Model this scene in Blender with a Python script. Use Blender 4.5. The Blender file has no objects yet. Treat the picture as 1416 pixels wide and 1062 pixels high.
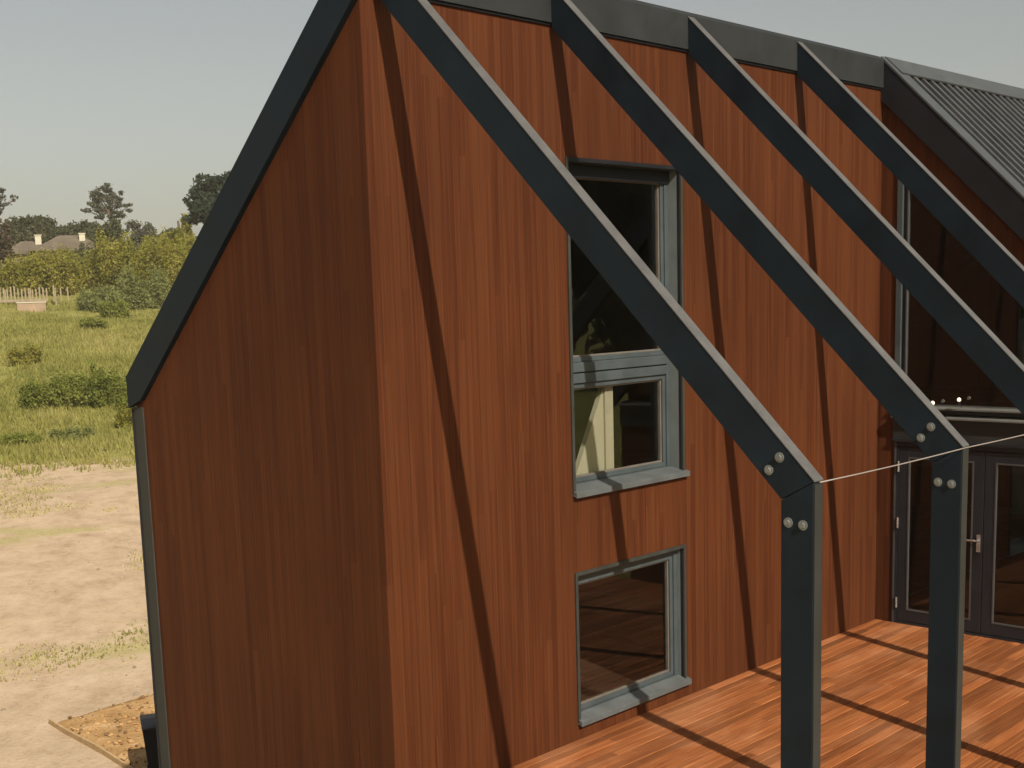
import bpy, math, random
import numpy as np
from mathutils import Vector, Matrix, noise
random.seed(7); RNG = np.random.default_rng(11)
S = bpy.context.scene
COL = S.collection

# ------------------------------------------------------------------ camera
CAM = Vector((-5.865, -6.993, 3.788))
R_ = Vector((0.69277, -0.72052, -0.03028)).normalized()
F_ = Vector((0.70867, 0.68795, -0.15655)).normalized()
U_ = R_.cross(F_).normalized()
cd = bpy.data.cameras.new('camera'); co = bpy.data.objects.new('camera', cd); COL.objects.link(co)
co.matrix_world = Matrix(((R_.x, U_.x, -F_.x, CAM.x), (R_.y, U_.y, -F_.y, CAM.y), (R_.z, U_.z, -F_.z, CAM.z), (0, 0, 0, 1)))
cd.sensor_width = 36; cd.lens = 44.767; cd.shift_y = 0.11359; cd.clip_start = 0.1; cd.clip_end = 5000
S.camera = co

# ------------------------------------------------------------------ light
SUN = Vector((-0.305, -1.0, 0.83)).normalized()          # towards the sun
ld = bpy.data.lights.new('sun', 'SUN'); lo = bpy.data.objects.new('sun', ld); COL.objects.link(lo)
ld.energy = 5.0; ld.angle = math.radians(0.55); ld.color = (1.0, 0.93, 0.82)
lo.rotation_euler = SUN.to_track_quat('Z', 'Y').to_euler(); lo.location = (0, -20, 30)
W = bpy.data.worlds.new('World'); S.world = W; W.use_nodes = True
nt = W.node_tree; nt.nodes.clear()
sky = nt.nodes.new('ShaderNodeTexSky'); sky.sky_type = 'NISHITA'; sky.sun_disc = False
sky.sun_elevation = math.asin(SUN.z); sky.sun_rotation = math.atan2(SUN.x, SUN.y)
sky.air_density = 1.0; sky.dust_density = 2.0; sky.ozone_density = 1.0
hs = nt.nodes.new('ShaderNodeHueSaturation'); hs.inputs['Saturation'].default_value = 0.52
tint = nt.nodes.new('ShaderNodeMix'); tint.data_type = 'RGBA'; tint.blend_type = 'MULTIPLY'
tint.inputs[0].default_value = 1.0; tint.inputs[7].default_value = (1.0, 0.935, 0.815, 1)
bg = nt.nodes.new('ShaderNodeBackground'); bg.inputs['Strength'].default_value = 0.083
wo = nt.nodes.new('ShaderNodeOutputWorld')
nt.links.new(sky.outputs[0], hs.inputs['Color']); nt.links.new(hs.outputs[0], tint.inputs[6])
nt.links.new(tint.outputs[2], bg.inputs['Color']); nt.links.new(bg.outputs[0], wo.inputs['Surface'])
S.view_settings.view_transform = 'Standard'; S.view_settings.look = 'None'
S.view_settings.gamma = 1; S.view_settings.exposure = 0.25
S.render.engine = 'CYCLES'
S.cycles.use_denoising = True
S.cycles.max_bounces = 10; S.cycles.transparent_max_bounces = 16; S.cycles.caustics_reflective = False

# ------------------------------------------------------------------ materials
class NB:
    def __init__(s, name):
        s.m = bpy.data.materials.new(name); s.m.use_nodes = True; s.t = s.m.node_tree
        s.b = s.t.nodes['Principled BSDF']; s.out = s.t.nodes['Material Output']
    def n(s, typ, **kw):
        x = s.t.nodes.new(typ)
        for k, v in kw.items(): setattr(x, k, v)
        return x
    def put(s, sock, v):
        if isinstance(v, bpy.types.NodeSocket): s.t.links.new(v, sock)
        elif v is not None: sock.default_value = v
    def math(s, op, a, b=None, c=None, clamp=False):
        x = s.n('ShaderNodeMath', operation=op, use_clamp=clamp)
        s.put(x.inputs[0], a); s.put(x.inputs[1], b)
        if c is not None: s.put(x.inputs[2], c)
        return x.outputs[0]
    def coord(s, kind='Object'):
        return s.n('ShaderNodeTexCoord').outputs[kind]
    def mapping(s, vec, scale=(1, 1, 1), loc=(0, 0, 0), rot=(0, 0, 0)):
        x = s.n('ShaderNodeMapping'); s.put(x.inputs[0], vec)
        x.inputs['Scale'].default_value = scale; x.inputs['Location'].default_value = loc; x.inputs['Rotation'].default_value = rot
        return x.outputs[0]
    def noise(s, vec, scale=1, detail=4, rough=0.55, dist=0):
        x = s.n('ShaderNodeTexNoise'); s.put(x.inputs['Vector'], vec)
        x.inputs['Scale'].default_value = scale; x.inputs['Detail'].default_value = detail
        x.inputs['Roughness'].default_value = rough; x.inputs['Distortion'].default_value = dist
        return x.outputs['Fac']
    def ramp(s, fac, stops):
        x = s.n('ShaderNodeValToRGB'); s.put(x.inputs[0], fac)
        e = x.color_ramp.elements
        while len(e) < len(stops): e.new(0.5)
        for el, (p, c) in zip(e, stops):
            el.position = p; el.color = (*c, 1) if len(c) == 3 else c
        return x.outputs[0]
    def mix(s, fac, a, b, mode='MIX'):
        x = s.n('ShaderNodeMix', data_type='RGBA', blend_type=mode)
        s.put(x.inputs[0], fac)
        for k, v in ((6, a), (7, b)):
            s.put(x.inputs[k], (*v, 1) if isinstance(v, tuple) and len(v) == 3 else v)
        return x.outputs[2]
    def step(s, v, lo, hi):
        x = s.n('ShaderNodeMapRange', interpolation_type='SMOOTHSTEP'); s.put(x.inputs[0], v)
        x.inputs[1].default_value = lo; x.inputs[2].default_value = hi
        return x.outputs[0]
    def rng(s, v, a, b, c, d):
        x = s.n('ShaderNodeMapRange'); s.put(x.inputs[0], v)
        for i, q in enumerate((a, b, c, d)): x.inputs[i + 1].default_value = q
        return x.outputs[0]
    def bump(s, h, strength=0.3, dist=0.01):
        x = s.n('ShaderNodeBump'); s.put(x.inputs['Height'], h)
        x.inputs['Strength'].default_value = strength; x.inputs['Distance'].default_value = dist
        s.t.links.new(x.outputs[0], s.b.inputs['Normal'])
    def set(s, color=None, rough=None, spec=None, metal=None):
        s.put(s.b.inputs['Base Color'], (*color, 1) if isinstance(color, tuple) and len(color) == 3 else color)
        s.put(s.b.inputs['Roughness'], rough); s.put(s.b.inputs['Specular IOR Level'], spec); s.put(s.b.inputs['Metallic'], metal)
        return s

def mat_cladding(name):
    b = NB(name); sx = b.n('ShaderNodeSeparateXYZ'); b.put(sx.inputs[0], b.coord())
    u = b.math('DIVIDE', b.math('ADD', sx.outputs[0], sx.outputs[1]), 0.068)
    cell = b.math('FLOOR', u); fr = b.math('FRACT', u)
    wn = b.n('ShaderNodeTexWhiteNoise', noise_dimensions='1D'); b.put(wn.inputs['W'], cell)
    # board lengths differ from row to row
    off = b.math('MULTIPLY', wn.outputs['Value'], 3.7)
    lv = b.math('FLOOR', b.math('DIVIDE', b.math('ADD', sx.outputs[2], off), 3.9))
    wn2 = b.n('ShaderNodeTexWhiteNoise', noise_dimensions='2D')
    cb = b.n('ShaderNodeCombineXYZ'); b.put(cb.inputs[0], cell); b.put(cb.inputs[1], lv); b.put(wn2.inputs['Vector'], cb.outputs[0])
    rnd = wn2.outputs['Value']
    cg = b.n('ShaderNodeCombineXYZ'); b.put(cg.inputs[0], u); b.put(cg.inputs[1], b.math('MULTIPLY', rnd, 40)); b.put(cg.inputs[2], sx.outputs[2])
    grain = b.noise(b.mapping(cg.outputs[0], (3.2, 1, 0.55)), 1.0, 7, 0.68, 0.5)
    fine = b.noise(b.mapping(cg.outputs[0], (7.0, 1, 0.9)), 1.0, 5, 0.7)
    blotch = b.noise(b.mapping(b.coord(), (0.55, 0.55, 0.35)), 1.0, 3, 0.5)
    c1 = b.ramp(grain, [(0.22, (0.040, 0.0102, 0.0036)), (0.5, (0.071, 0.0192, 0.0056)), (0.78, (0.116, 0.0360, 0.0110))])
    c2 = b.mix(b.step(rnd, 0.2, 0.95), c1, b.mix(0.75, c1, (0.076, 0.0235, 0.0072)))
    v = b.math('MULTIPLY', b.rng(rnd, 0, 1, 0.91, 1.09), b.rng(blotch, 0.3, 0.7, 0.84, 1.14))
    v = b.math('MULTIPLY', v, b.rng(fine, 0.3, 0.7, 0.70, 1.30))
    gap = b.math('MULTIPLY', b.step(fr, 0.0, 0.05), b.math('SUBTRACT', 1.0, b.step(fr, 0.95, 1.0)))
    v = b.math('MULTIPLY', v, b.rng(gap, 0, 1, 0.66, 1.0))
    cc = b.n('ShaderNodeCombineXYZ')
    for i in range(3): b.put(cc.inputs[i], v)
    col = b.mix(1.0, c2, cc.outputs[0], 'MULTIPLY')
    b.set(col, b.rng(grain, 0.3, 0.7, 0.55, 0.72), 0.14)
    h = b.math('ADD', b.math('MULTIPLY', gap, 1.0), b.math('MULTIPLY', grain, 0.2))
    b.bump(h, 0.35, 0.004)
    return b.m

def mat_deck(name):
    b = NB(name); sx = b.n('ShaderNodeSeparateXYZ'); b.put(sx.inputs[0], b.coord())
    u = b.math('DIVIDE', b.math('ADD', sx.outputs[1], 0.006), 0.1)
    cell = b.math('FLOOR', u)
    wn = b.n('ShaderNodeTexWhiteNoise', noise_dimensions='1D'); b.put(wn.inputs['W'], cell)
    lv = b.math('FLOOR', b.math('DIVIDE', b.math('ADD', sx.outputs[0], b.math('MULTIPLY', wn.outputs['Value'], 5.1)), 2.4))
    cb = b.n('ShaderNodeCombineXYZ'); b.put(cb.inputs[0], cell); b.put(cb.inputs[1], lv)
    wn2 = b.n('ShaderNodeTexWhiteNoise', noise_dimensions='2D'); b.put(wn2.inputs['Vector'], cb.outputs[0])
    rnd = wn2.outputs['Value']
    cg = b.n('ShaderNodeCombineXYZ'); b.put(cg.inputs[0], sx.outputs[0]); b.put(cg.inputs[1], u); b.put(cg.inputs[2], b.math('MULTIPLY', rnd, 31))
    grain = b.noise(b.mapping(cg.outputs[0], (1.6, 6.0, 1)), 1.0, 6, 0.62, 0.5)
    wear = b.noise(b.mapping(b.coord(), (0.9, 1.6, 1)), 1.0, 5, 0.6, 0.3)
    c1 = b.ramp(grain, [(0.24, (0.115, 0.029, 0.0105)), (0.5, (0.256, 0.083, 0.0250)), (0.76, (0.375, 0.145, 0.048))])
    c2 = b.mix(b.math('MULTIPLY', b.step(wear, 0.46, 0.72), 0.55), c1, (0.39, 0.17, 0.075))
    v = b.rng(rnd, 0, 1, 0.66, 1.24)
    cc = b.n('ShaderNodeCombineXYZ')
    for i in range(3): b.put(cc.inputs[i], v)
    b.set(b.mix(1.0, c2, cc.outputs[0], 'MULTIPLY'), b.rng(wear, 0.3, 0.7, 0.45, 0.75), 0.22)
    b.bump(grain, 0.25, 0.004)
    return b.m

def mat_paint(name, col, rough=0.5, var=0.25, spec=0.4, scale=6.0, metal=0.0, dust=None):
    b = NB(name); n1 = b.noise(b.coord(), scale, 6, 0.65); n2 = b.noise(b.coord(), scale * 9, 3, 0.6)
    a = tuple(c * (1 - var) for c in col); d = tuple(c * (1 + var) for c in col)
    c = b.ramp(n1, [(0.3, a), (0.7, d)])
    if dust: c = b.mix(b.math('MULTIPLY', b.step(n2, 0.45, 0.75), 0.6), c, dust)
    b.set(c, b.rng(n1, 0.3, 0.7, max(0.05, rough - 0.1), rough + 0.1), spec, metal)
    b.bump(n2, 0.08, 0.002)
    return b.m

def mat_glass(name, tint=(0.55, 0.6, 0.58), boost=1.5):
    b = NB(name); b.t.nodes.remove(b.b)
    tr = b.n('ShaderNodeBsdfTransparent'); tr.inputs[0].default_value = (*tint, 1)
    gl = b.n('ShaderNodeBsdfGlossy'); gl.inputs['Roughness'].default_value = 0.012
    gl.inputs['Color'].default_value = (0.95, 0.97, 1, 1)
    fr = b.n('ShaderNodeFresnel'); fr.inputs['IOR'].default_value = 1.5
    wob = b.noise(b.coord(), 1.3, 2, 0.5)
    bp = b.n('ShaderNodeBump'); b.put(bp.inputs['Height'], wob); bp.inputs['Strength'].default_value = 0.04; bp.inputs['Distance'].default_value = 0.02
    b.t.links.new(bp.outputs[0], gl.inputs['Normal'])
    mx = b.n('ShaderNodeMixShader'); geo = b.n('ShaderNodeNewGeometry')
    b.put(mx.inputs[0], b.math('MULTIPLY', b.math('MULTIPLY', fr.outputs[0], boost, clamp=True), b.math('SUBTRACT', 1.0, geo.outputs['Backfacing'])))
    b.t.links.new(tr.outputs[0], mx.inputs[1]); b.t.links.new(gl.outputs[0], mx.inputs[2]); b.t.links.new(mx.outputs[0], b.out.inputs[0])
    return b.m

def mat_leaf(name, dark, mid, light, clump=0.6, trans=0.25):
    b = NB(name); g = b.n('ShaderNodeNewGeometry')
    n = b.noise(b.coord(), clump, 4, 0.6)
    f = b.math('ADD', b.math('MULTIPLY', n, 0.88), b.math('MULTIPLY', g.outputs['Random Per Island'], 0.16))
    c = b.ramp(f, [(0.3, dark), (0.52, mid), (0.75, light)])
    b.set(c, 0.6, 0.25)
    tl = b.n('ShaderNodeBsdfTranslucent'); b.put(tl.inputs[0], c)
    mx = b.n('ShaderNodeMixShader'); mx.inputs[0].default_value = trans
    b.t.links.new(b.b.outputs[0], mx.inputs[1]); b.t.links.new(tl.outputs[0], mx.inputs[2]); b.t.links.new(mx.outputs[0], b.out.inputs[0])
    return b.m

def mat_emit(name, col, st):
    b = NB(name); b.set(col, 0.3); b.b.inputs['Emission Color'].default_value = (*col, 1); b.b.inputs['Emission Strength'].default_value = st
    return b.m

def mat_ground(name):
    b = NB(name); oc = b.coord(); sx = b.n('ShaderNodeSeparateXYZ'); b.put(sx.inputs[0], oc)
    u = sx.outputs[0]
    big = b.noise(oc, 0.05, 4, 0.6); mid = b.noise(b.mapping(oc, (0.35, 0.13, 1)), 1.0, 5, 0.62, 0.4)
    fine = b.noise(b.mapping(oc, (0.9, 1.1, 1)), 1.0, 7, 0.72); grit = b.noise(oc, 9.0, 5, 0.7)
    sand = b.ramp(fine, [(0.28, (0.34, 0.24, 0.150)), (0.5, (0.47, 0.348, 0.230)), (0.74, (0.56, 0.43, 0.295))])
    sand = b.mix(b.math('MULTIPLY', b.step(grit, 0.52, 0.7), 0.35), sand, (0.24, 0.17, 0.095))
    straw = b.ramp(grit, [(0.3, (0.27, 0.23, 0.09)), (0.7, (0.47, 0.40, 0.18))])
    patch = b.math('MULTIPLY', b.step(mid, 0.52, 0.66), 0.75)
    dirt = b.mix(patch, sand, straw)
    grass = b.ramp(b.noise(b.mapping(oc, (0.5, 0.25, 1)), 1.0, 6, 0.65), [(0.25, (0.120, 0.135, 0.026)), (0.5, (0.225, 0.212, 0.055)), (0.75, (0.33, 0.285, 0.10))])
    grass = b.mix(b.math('MULTIPLY', b.step(grit, 0.45, 0.7), 0.5), grass, (0.10, 0.11, 0.028))
    edge = b.math('ADD', u, b.math('ADD', b.math('MULTIPLY', b.math('SUBTRACT', mid, 0.5), 9), b.math('MULTIPLY', b.math('SUBTRACT', fine, 0.5), 8)))
    gm = b.step(edge, 60, 62.5)
    gm2 = b.math('MULTIPLY', b.step(sx.outputs[1], -13, -9), b.math('SUBTRACT', 1.0, b.step(sx.outputs[1], 40, 55)))
    gmask = b.math('MAXIMUM', gm, b.math('SUBTRACT', 1.0, gm2))
    b.set(b.mix(gmask, dirt, grass), 0.95, 0.1)
    b.bump(b.math('ADD', b.math('MULTIPLY', fine, 1.0), b.math('MULTIPLY', grit, 0.35)), 0.6, 0.10)
    return b.m

M = dict(
    clad=mat_cladding('stained_vertical_boards'), deck=mat_deck('oiled_decking'),
    steel=mat_paint('dark_slate_paint', (0.0062, 0.0122, 0.0180), 0.5, 0.3, 0.2, 3.0),
    steel2=mat_paint('slate_paint_side', (0.026, 0.0255, 0.0235), 0.55, 0.2, 0.3, 4.0),  # paler slate: tone of the sunlit post sides, also on the spandrel
    cap=mat_paint('dusty_cap_metal', (0.086, 0.084, 0.080), 0.55, 0.2, 0.35, 7.0, dust=(0.12, 0.113, 0.10)),
    band=mat_paint('ridge_flashing_metal', (0.0200, 0.0220, 0.0220), 0.6, 0.2, 0.3, 2.5),
    verge=mat_paint('verge_paint', (0.0095, 0.0100, 0.0130), 0.5, 0.2, 0.3, 3.0),
    roof=mat_paint('grey_roof_sheet', (0.012, 0.0125, 0.0125), 0.5, 0.25, 0.3, 2.0, dust=(0.024, 0.024, 0.022)),
    sillp=mat_paint('sill_paint', (0.085, 0.092, 0.090), 0.5, 0.18, 0.35, 5.0),
    ledge=mat_paint('pale_ledge', (0.115, 0.112, 0.10), 0.5, 0.15, 0.35, 5.0),
    stone=mat_paint('dusty_stone', (0.30, 0.24, 0.17), 0.9, 0.4, 0.1, 0.9),
    coolcap=mat_paint('cool_cap_metal', (0.056, 0.061, 0.062), 0.5, 0.2, 0.35, 5.0, dust=(0.078, 0.081, 0.078)),
    reveal=mat_paint('jamb_liner', (0.135, 0.155, 0.150), 0.5, 0.12, 0.35, 6.0),
    clod=mat_paint('dark_soil_clod', (0.17, 0.10, 0.05), 0.95, 0.4, 0.1, 1.5),
    rib=mat_paint('lit_rib_tops', (0.054, 0.055, 0.053), 0.5, 0.25, 0.4, 4.0),  # paler rib tops: sunlight catching the ribs, put into the colour
    trim=mat_paint('weathered_trim', (0.034, 0.035, 0.030), 0.55, 0.2, 0.3, 5.0),
    frame=mat_paint('window_frame_paint', (0.052, 0.064, 0.066), 0.45, 0.15, 0.45, 5.0),
    dframe=mat_paint('door_frame_paint', (0.014, 0.0155, 0.019), 0.45, 0.15, 0.4, 5.0),
    bead=mat_paint('pale_glazing_bead', (0.14, 0.118, 0.095), 0.5, 0.15, 0.3, 8.0),
    dbead=mat_paint('grey_glazing_bead', (0.065, 0.064, 0.062), 0.4, 0.15, 0.5, 8.0),
    bolt=mat_paint('galvanised_bolt', (0.15, 0.155, 0.14), 0.35, 0.15, 0.5, 20.0),
    chrome=mat_paint('satin_handle_metal', (0.55, 0.54, 0.5), 0.25, 0.1, 0.5, 20.0, metal=0.8),
    plaster=mat_paint('interior_plaster', (0.12, 0.10, 0.07), 0.8, 0.1, 0.1, 1.5),
    cream=mat_paint('cream_partition', (0.40, 0.345, 0.25), 0.8, 0.06, 0.1, 3.0),
    floorin=mat_paint('interior_boards', (0.05, 0.024, 0.014), 0.5, 0.25, 0.3, 3.0),
    glass=mat_glass('window_glass', (0.88, 0.9, 0.88)), dglass=mat_glass('door_glass', (0.8, 0.8, 0.8), 1.5),
    wire=mat_paint('pale_wire', (0.24, 0.205, 0.18), 0.4, 0.1, 0.5, 10.0),
    bulb=mat_emit('warm_bulb', (1.0, 0.84, 0.58), 0.8),
    ground=mat_ground('dry_earth_and_grass'),
    clay=None, timber=mat_paint('pale_timber', (0.44, 0.30, 0.15), 0.7, 0.2, 0.2, 6.0),
    wood_grey=mat_paint('weathered_picket', (0.27, 0.215, 0.14), 0.8, 0.25, 0.1, 3.0),
    farwall=mat_paint('tan_wall', (0.26, 0.22, 0.14), 0.8, 0.15, 0.1, 1.0),
    tile=mat_paint('brown_roof_tiles', (0.13, 0.105, 0.075), 0.8, 0.25, 0.1, 0.8),
    render=mat_paint('cream_render', (0.50, 0.46, 0.34), 0.8, 0.1, 0.1, 1.0),
    brickwall=mat_paint('pinkish_wall', (0.30, 0.215, 0.145), 0.85, 0.2, 0.1, 1.2),
    palemetal=mat_paint('pale_sheet_roof', (0.22, 0.23, 0.22), 0.5, 0.1, 0.3, 1.0),
    darkglass=mat_paint('dark_window', (0.02, 0.022, 0.024), 0.15, 0.1, 0.5, 1.0),
    bark=mat_paint('bark', (0.10, 0.075, 0.055), 0.9, 0.3, 0.1, 4.0),
    bark_pale=mat_paint('pale_bark', (0.20, 0.17, 0.13), 0.9, 0.3, 0.1, 3.0),
    gum=mat_leaf('gum_leaves', (0.050, 0.052, 0.032), (0.085, 0.086, 0.055), (0.14, 0.138, 0.09), 0.5),
    pine=mat_leaf('pine_needles', (0.012, 0.022, 0.012), (0.024, 0.038, 0.020), (0.045, 0.062, 0.032), 0.6, 0.1),
    oak=mat_leaf('dark_leaves', (0.034, 0.040, 0.014), (0.066, 0.070, 0.025), (0.12, 0.118, 0.045), 0.35),
    brownleaf=mat_leaf('reddish_leaves', (0.045, 0.034, 0.016), (0.085, 0.060, 0.030), (0.13, 0.10, 0.05), 0.4),
    hedge=mat_leaf('olive_leaves', (0.17, 0.172, 0.022), (0.32, 0.295, 0.048), (0.44, 0.39, 0.10), 0.3, 0.55),
    shrub=mat_leaf('green_leaves', (0.12, 0.155, 0.020), (0.25, 0.275, 0.050), (0.38, 0.38, 0.10), 0.5, 0.55),
    greyshrub=mat_leaf('grey_green_leaves', (0.14, 0.165, 0.042), (0.26, 0.275, 0.085), (0.38, 0.38, 0.15), 0.5, 0.55),
    grass=mat_leaf('grass_blades', (0.145, 0.160, 0.030), (0.27, 0.255, 0.060), (0.39, 0.335, 0.115), 0.16, 0.35),
    straw=mat_leaf('dry_grass_blades', (0.20, 0.19, 0.055), (0.36, 0.315, 0.115), (0.52, 0.43, 0.20), 0.3, 0.3),
)
def mat_clay():
    b = NB('orange_clay'); oc = b.coord()
    f = b.noise(oc, 2.2, 6, 0.7); g = b.noise(oc, 7.0, 4, 0.7)
    c = b.ramp(f, [(0.28, (0.28, 0.155, 0.062)), (0.5, (0.42, 0.25, 0.105)), (0.74, (0.55, 0.37, 0.19))])
    c = b.mix(b.math('MULTIPLY', b.step(g, 0.56, 0.7), 0.6), c, (0.17, 0.09, 0.04))
    b.set(c, 0.95, 0.1); b.bump(g, 0.7, 0.06); return b.m
M['clay'] = mat_clay()

# ------------------------------------------------------------------ mesh helpers
class MB:
    def __init__(s): s.v = []; s.f = []; s.mi = []; s.mats = []
    def _m(s, m):
        if m not in s.mats: s.mats.append(m)
        return s.mats.index(m)
    def poly(s, pts, m):
        i = len(s.v); s.v += [tuple(p) for p in pts]; s.f.append(tuple(range(i, i + len(pts)))); s.mi.append(s._m(m)); return s
    def box(s, x0, x1, y0, y1, z0, z1, m):
        i = len(s.v)
        s.v += [(x0, y0, z0), (x1, y0, z0), (x1, y1, z0), (x0, y1, z0), (x0, y0, z1), (x1, y0, z1), (x1, y1, z1), (x0, y1, z1)]
        for q in ((0, 3, 2, 1), (4, 5, 6, 7), (0, 1, 5, 4), (1, 2, 6, 5), (2, 3, 7, 6), (3, 0, 4, 7)):
            s.f.append(tuple(i + k for k in q)); s.mi.append(s._m(m))
        return s
    def prism(s, pts, axis, a0, a1, m, mside=None):
        """2-D outline pts extruded along axis ('x': pts are (y,z); 'y': (x,z); 'z': (x,y))."""
        def P(p, a): return {'x': (a, p[0], p[1]), 'y': (p[0], a, p[1]), 'z': (p[0], p[1], a)}[axis]
        i = len(s.v); n = len(pts)
        s.v += [P(p, a0) for p in pts] + [P(p, a1) for p in pts]
        s.f.append(tuple(range(i, i + n))); s.mi.append(s._m(m))
        s.f.append(tuple(range(i + 2 * n - 1, i + n - 1, -1))); s.mi.append(s._m(m))
        for k in range(n):
            j = (k + 1) % n
            s.f.append((i + k, i + n + k, i + n + j, i + j)); s.mi.append(s._m(mside or m))
        return s
    def tube(s, pts, rad, m, seg=8):
        rings = []; pts = [Vector(p) for p in pts]
        for k, p in enumerate(pts):
            d = (pts[min(k + 1, len(pts) - 1)] - pts[max(k - 1, 0)]).normalized()
            a = d.orthogonal().normalized(); c = d.cross(a)
            r = rad[k] if isinstance(rad, (list, tuple)) else rad
            i = len(s.v)
            for q in range(seg):
                t = 2 * math.pi * q / seg; s.v.append(tuple(p + a * (r * math.cos(t)) + c * (r * math.sin(t))))
            rings.append(i)
        for k in range(len(rings) - 1):
            for q in range(seg):
                q2 = (q + 1) % seg
                s.f.append((rings[k] + q, rings[k] + q2, rings[k + 1] + q2, rings[k + 1] + q)); s.mi.append(s._m(m))
        s.f.append(tuple(rings[0] + q for q in range(seg))[::-1]); s.mi.append(s._m(m))
        s.f.append(tuple(rings[-1] + q for q in range(seg))); s.mi.append(s._m(m))
        return s
    def ball(s, c, r, m, seg=10, rings=6, squash=1.0):
        i0 = len(s.v)
        for a in range(rings + 1):
            th = math.pi * a / rings
            for q in range(seg):
                ph = 2 * math.pi * q / seg
                s.v.append((c[0] + r * math.sin(th) * math.cos(ph), c[1] + r * math.sin(th) * math.sin(ph), c[2] + r * squash * math.cos(th)))
        for a in range(rings):
            for q in range(seg):
                q2 = (q + 1) % seg
                s.f.append((i0 + a * seg + q, i0 + (a + 1) * seg + q, i0 + (a + 1) * seg + q2, i0 + a * seg + q2)); s.mi.append(s._m(m))
        return s
    def build(s, name, parent=None, bevel=0, smooth=False, world_verts=True):
        me = bpy.data.meshes.new(name); me.from_pydata(s.v, [], s.f)
        for m in s.mats:
            if m: me.materials.append(m)
        me.polygons.foreach_set('material_index', s.mi)
        import bmesh
        bm = bmesh.new(); bm.from_mesh(me); bmesh.ops.recalc_face_normals(bm, faces=bm.faces); bm.to_mesh(me); bm.free()
        if smooth: me.polygons.foreach_set('use_smooth', [True] * len(me.polygons))
        o = bpy.data.objects.new(name, me); COL.objects.link(o)
        if parent: o.parent = parent
        if bevel:
            md = o.modifiers.new('bevel', 'BEVEL'); md.width = bevel; md.segments = 2; md.limit_method = 'ANGLE'; md.angle_limit = math.radians(40)
        return o

def tag(o, label=None, cat=None, group=None, kind=None):
    if label: o['label'] = label
    if cat: o['category'] = cat
    if group: o['group'] = group
    if kind: o['kind'] = kind
    return o
def thing(name, loc, label, cat, group=None, rz=0):
    o = bpy.data.objects.new(name, None); COL.objects.link(o); o.location = loc; o.rotation_euler = (0, 0, rz); o.empty_display_size = 0.2
    return tag(o, label, cat, group)
def reparent_keep(o, p):
    o.parent = p

# ------------------------------------------------------------------ terrain (local x = distance from the camera along a bearing)
BRG = math.radians(62.8)
cb_, sb_ = math.cos(BRG), math.sin(BRG)
def lerp(x, tab):
    if x <= tab[0][0]: return tab[0][1]
    for (a, b), (c, d) in zip(tab, tab[1:]):
        if x <= c:
            t = (x - a) / (c - a); return b + (d - b) * t
    return tab[-1][1]
PROF = [(-400, 9), (-60, 1.5), (-25, -0.6), (7, -0.9), (11, -2.0), (15, -3.85), (26, -3.85), (40, -3.4), (60, -3.0), (68, -2.4), (76, -1.5), (90, 0.15), (100, 1.3), (112, 3.0), (122, 4.55), (135, 6.0), (155, 8.0), (200, 12.5), (260, 15), (420, 16), (900, 14)]
def ground_uv(u, v):
    z = lerp(u, PROF)
    t = min(1, max(0, (u - 16) / 30))
    amp = 0.05 + 0.18 * t
    z += amp * noise.noise((u * 0.11, v * 0.11, 3.1)) + 0.035 * noise.noise((u * 0.55, v * 0.55, 8.0))
    if u > 60: z += 0.35 * min(1, (u - 60) / 15) * noise.noise((u * 0.045, v * 0.06, 5.0)) + 0.18 * noise.noise((u * 0.25, v * 0.25, 1.0)) * min(1, (u - 60) / 12)
    return z
def to_uv(x, y):
    dx, dy = x - CAM.x, y - CAM.y
    return dx * cb_ + dy * sb_, -dx * sb_ + dy * cb_
def from_uv(u, v): return CAM.x + u * cb_ - v * sb_, CAM.y + u * sb_ + v * cb_
def gz(x, y): return ground_uv(*to_uv(x, y))
us = np.concatenate([np.arange(-400, -40, 20), np.arange(-40, 4, 4), np.arange(4, 60, 0.8), np.arange(60, 130, 0.8), np.arange(130, 220, 3), np.arange(220, 901, 20)])
vs = np.concatenate([np.arange(-600, -60, 20), np.arange(-60, -16, 3), np.arange(-16, 22, 0.8), np.arange(22, 60, 3), np.arange(60, 601, 20)])
vv = []; 
for u in us:
    for v in vs: vv.append((u, v, ground_uv(u, v)))
nv = len(vs); ff = [(i * nv + j, (i + 1) * nv + j, (i + 1) * nv + j + 1, i * nv + j + 1) for i in range(len(us) - 1) for j in range(nv - 1)]
me = bpy.data.meshes.new('ground'); me.from_pydata(vv, [], ff); me.materials.append(M['ground'])
me.polygons.foreach_set('use_smooth', [True] * len(ff))
g = bpy.data.objects.new('ground', me); COL.objects.link(g); g.location = (CAM.x, CAM.y, 0); g.rotation_euler = (0, 0, BRG); tag(g, kind='structure')

def px_dir(px, py):
    d = F_ + R_ * ((px - 708) / 1760.84) - U_ * ((py - 691.84) / 1760.84)
    return d
def spot(px, D):
    """a place on the terrain at distance D on the bearing of column px at eye level"""
    d = px_dir(px, 431); h = math.hypot(d.x, d.y)
    x, y = CAM.x + d.x / h * D, CAM.y + d.y / h * D
    return Vector((x, y, gz(x, y)))
def height_at(px, py, D):
    d = px_dir(px, py); return CAM.z + D * d.z / math.hypot(d.x, d.y)

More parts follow.
